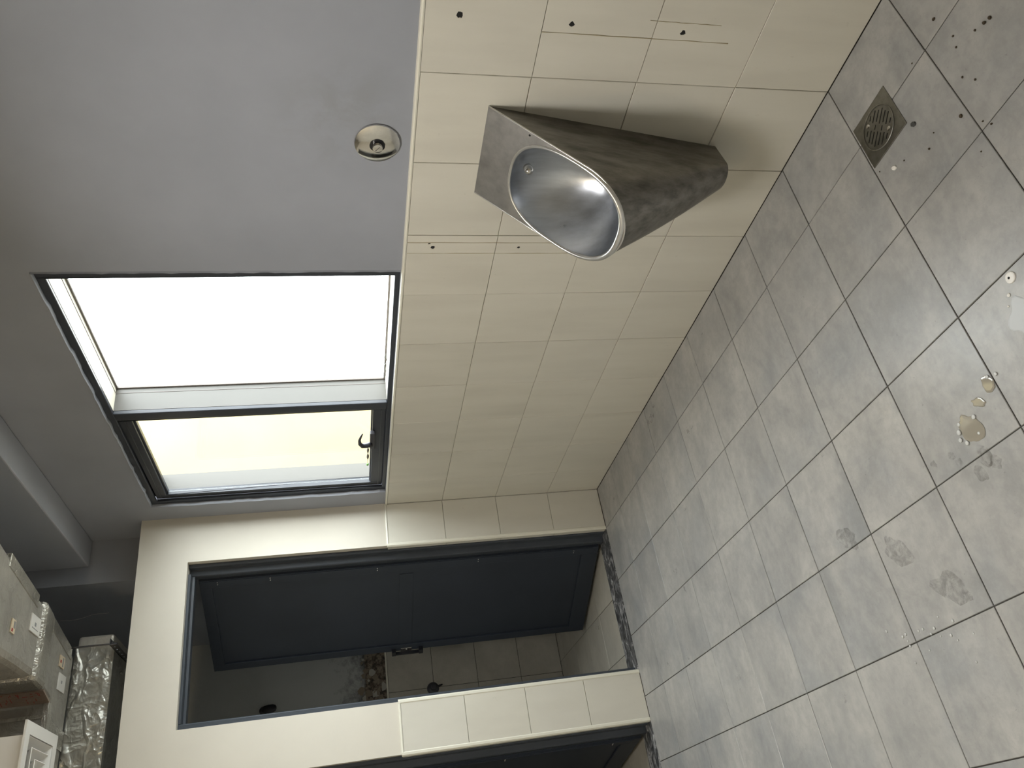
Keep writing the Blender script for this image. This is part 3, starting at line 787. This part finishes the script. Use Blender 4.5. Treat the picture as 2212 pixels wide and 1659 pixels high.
# ================================================================== CEILING LAMP (above the viewer)
cl = tag(empty('ceiling_lamp', (-1.44, .45, 2.5)), 'square white light panel hung from the ceiling over the room', 'lamp')
hs = MB()
hs.box(-1.60, -1.28, .29, .61, 2.53, 2.58)
for a in ((-1.60, -1.588, .29, .61), (-1.292, -1.28, .29, .61), (-1.588, -1.292, .29, .302), (-1.588, -1.292, .598, .61)): hs.box(*a, 2.495, 2.53)
build(hs, 'housing', WHITEP, cl)
build(B(-1.587, -1.293, .303, .597, 2.522, 2.5295), 'diffuser', m_emit('lamp_glow', (1.0, .97, .92), LAMP), cl)
for x in (-1.57, -1.31):
    build(MB().tube([(x, .45, 2.58), (x, .45, CEIL - .001)], .004, 8), 'hanging_rod', ZINC, cl)
pb = tag(empty('pendant_bulb', (-2.5, 1.0, 2.55)), 'warm round bulb hanging on a cord in front of the stalls', 'bulb')
build(MB().lathe([(.0, -.06), (.035, -.049), (.055, -.024), (.06, 0), (.055, .024), (.035, .049), (.02, .06)], (-2.5, 1.0, 2.55), (0, 0, 1), 24), 'globe', m_emit('bulb_glow', (1.0, .80, .52), BULB), pb, smooth=True)
build(MB().lathe([(.021, .058), (.023, .075), (.020, .11), (.006, .12)], (-2.5, 1.0, 2.55), (0, 0, 1), 16), 'socket', BLACKP, pb)
build(MB().tube([(-2.5, 1.0, 2.67), (-2.5, 1.0, CEIL - .001)], .003, 8), 'cord', BLACKP, pb)

# ================================================================== SMALL THINGS ON THE FLOOR
random.seed(31)
def blob(cx, cy, r, h, n=18, rough=.3, sx=1., rot=0.):
    prof = [random.uniform(1 - rough, 1 + rough) for _ in range(n)]
    prof = [(prof[i - 1] + prof[i] * 2 + prof[(i + 1) % n]) / 4 for i in range(n)]
    lps = []
    for k, z in ((1, .0006), (.93, .0006 + h * .7), (.75, .0006 + h), (.05, .0006 + h)):
        l = []
        for i in range(n):
            a_ = 2 * math.pi * i / n; x, y = r * sx * prof[i] * k * math.cos(a_), r * prof[i] * k * math.sin(a_)
            l.append((cx + x * math.cos(rot) - y * math.sin(rot), cy + x * math.sin(rot) + y * math.cos(rot), z))
        lps.append(l)
    return MB().loft(lps, True, True, True)
crumbs = [(-.21, -.062), (-.354, -.144), (-.359, -.159), (-.344, -.119), (-.297, -.074), (-.326, -.065), (-.398, -.036), (-.434, -.056), (-.467, .019), (-.528, -.015), (-.552, -.028), (-.43, .097), (-.45, .129), (-.406, .204), (-.232, .044), (-.359, .284), (-.579, .027)]
for k, (x, y) in enumerate(crumbs):
    r = .0045 if k in (0, 1, 2, 8) else random.uniform(.0018, .0034)
    tag(build(blob(x, y, r, r * .8, 9, .35), 'dirt_crumb', CRUMB, at=(x, y, 0)), 'tiny dark dirt crumb on the floor around the drain', 'crumb', 'dirt crumbs round the drain')
tag(build(blob(-.359, .128, .0075, .003, 7, .4, 1.5, .6), 'stone_chip', SLATE, at=(-.359, .128, 0)), 'flat dark stone chip beside the floor drain', 'chip')
tag(build(blob(-.394, .24, .0065, .004, 12, .12, 1.4, .9), 'white_pebble', CHALK, at=(-.394, .24, 0)), 'small white oval pebble near the floor drain', 'pebble')
pud = [(-1.019, .318, .017, 1.2, .4, 'tan wet puddle with a bite in its rim beside a dark tile joint'), (-1.04, .365, .011, 1.9, .9, 'narrow slug-shaped wet puddle, the slimmest on the tiles'), (-1.077, .420, .028, 1.35, .5, 'largest muddy wet puddle ringed by bubbles on grey tiles')]
for x, y, r, sx, rt, lb in pud:
    tag(build(blob(x, y, r, .0012, 26, .28, sx, rt), 'puddle', WATER, at=(x, y, 0), smooth=False), lb, 'puddle')
for x, y, r in ((-1.005, .31, .005), (-1.012, .287, .005), (-1.060, .396, .006), (-1.068, .455, .007), (-1.085, .462, .006), (-1.052, .445, .005), (-1.10, .448, .006), (-1.098, .405, .004)):
    tag(build(blob(x, y, r, r * .5, 14, .08), 'water_bubble', DROP, at=(x, y, 0), smooth=True), 'round water bead lying beside the muddy puddles', 'water bead', 'beads round the puddles')
drops = [(-1.414, .926), (-1.416, .941), (-1.431, .928), (-1.42, .873), (-1.421, .855), (-1.43, .814), (-1.41, .785), (-1.433, .742), (-1.453, .803), (-1.461, .768), (-1.477, .753), (-1.472, .863), (-1.486, .934), (-1.477, .695), (-1.386, .997), (-1.445, .928), (-1.439, .833), (-1.535, .726)]
for x, y in drops:
    r = random.uniform(.0022, .0045)
    tag(build(blob(x, y, r, r * .5, 10, .1), 'water_droplet', DROP, at=(x, y, 0), smooth=True), 'glinting water droplet in the spatter across a floor joint', 'droplet', 'spatter of water droplets')
WETM = mat('wet_film', (.10, .095, .085), .12)[0]
_t = WETM.node_tree
_t.links.new(ramp(_t, noise(_t, pos(_t), 38, 5, .7, .5), [(.40, (0, 0, 0)), (.62, (.13, .13, .13))]), _t.nodes['Principled BSDF'].inputs['Alpha'])
near = 'dark wet mark in the cluster beside the largest muddy puddle'
WET = [(-1.149, .421, .020, 1.3, .5, near), (-1.175, .405, .016, 1.2, 1.2, near), (-1.179, .455, .014, 1.6, .3, near), (-1.127, .498, .010, 1.4, 2., near), (-1.101, .51, .008, 1.5, .8, near), (-1.094, .573, .009, 1.3, .4, near),
       (-1.113, 1.007, .032, 1.5, 1.1, 'faint wet mark on the tile furthest from the puddles'), (-1.22, .826, .030, 1.7, .7, 'broad faint wet mark between puddles and droplet spatter'), (-1.365, .699, .036, 1.6, 1.0, 'largest streaky wet mark above the droplet spatter')]
for x, y, r, sx, rt, lb in WET:
    tag(build(blob(x, y, r, .0003, 22, .42, sx, rt), 'wet_mark', WETM, at=(x, y, 0)), lb, 'wet mark', 'wet marks on the tiles')
ww = tag(empty('white_washer', (-.862, .132, 0)), 'white round plastic washer with dark centre hole on floor', 'washer')
build(blob(-.862, .132, .0135, .003, 20, .06), 'disc', WHITEP, ww); build(blob(-.862, .134, .0035, .0036, 10, .1), 'centre_hole', HOLE, ww)
tag(build(blob(-.955, .150, .040, .0006, 30, .35, 1.1, .3), 'paint_splash', WASH, at=(-.955, .15, 0)), 'dried whitish paint splash on the nearest floor tile', 'splash')
for x, y, r, lb in ((-.891, .158, .0045, 'bigger white paint spot, the one nearer the washer'), (-.91, .173, .0026, 'smaller white paint spot, the one nearer the paint splash')):
    tag(build(blob(x, y, r, .001, 10, .15), 'paint_spot', CHALK, at=(x, y, 0)), lb, 'paint spot', 'white paint spots')
# sprig caught on the sash rail
sp = tag(empty('dry_sprig', (.03, 2.5, 1.303)), 'dry beaded sprig with green tip lying on the sash rail', 'sprig')
build(MB().tube([(.038, 2.40 + .02 * i, 1.309) for i in range(9)], [.001, .006, .005, .0015, .0055, .006, .0015, .001, .001], 8), 'stalk', SPRIG, sp, smooth=True)
build(MB().lathe([(.0, -.007), (.006, -.004), (.006, .003), (.0, .006)], (.038, 2.575, 1.309), (0, 1, 0), 12), 'green_bud', GREEN, sp, smooth=True)
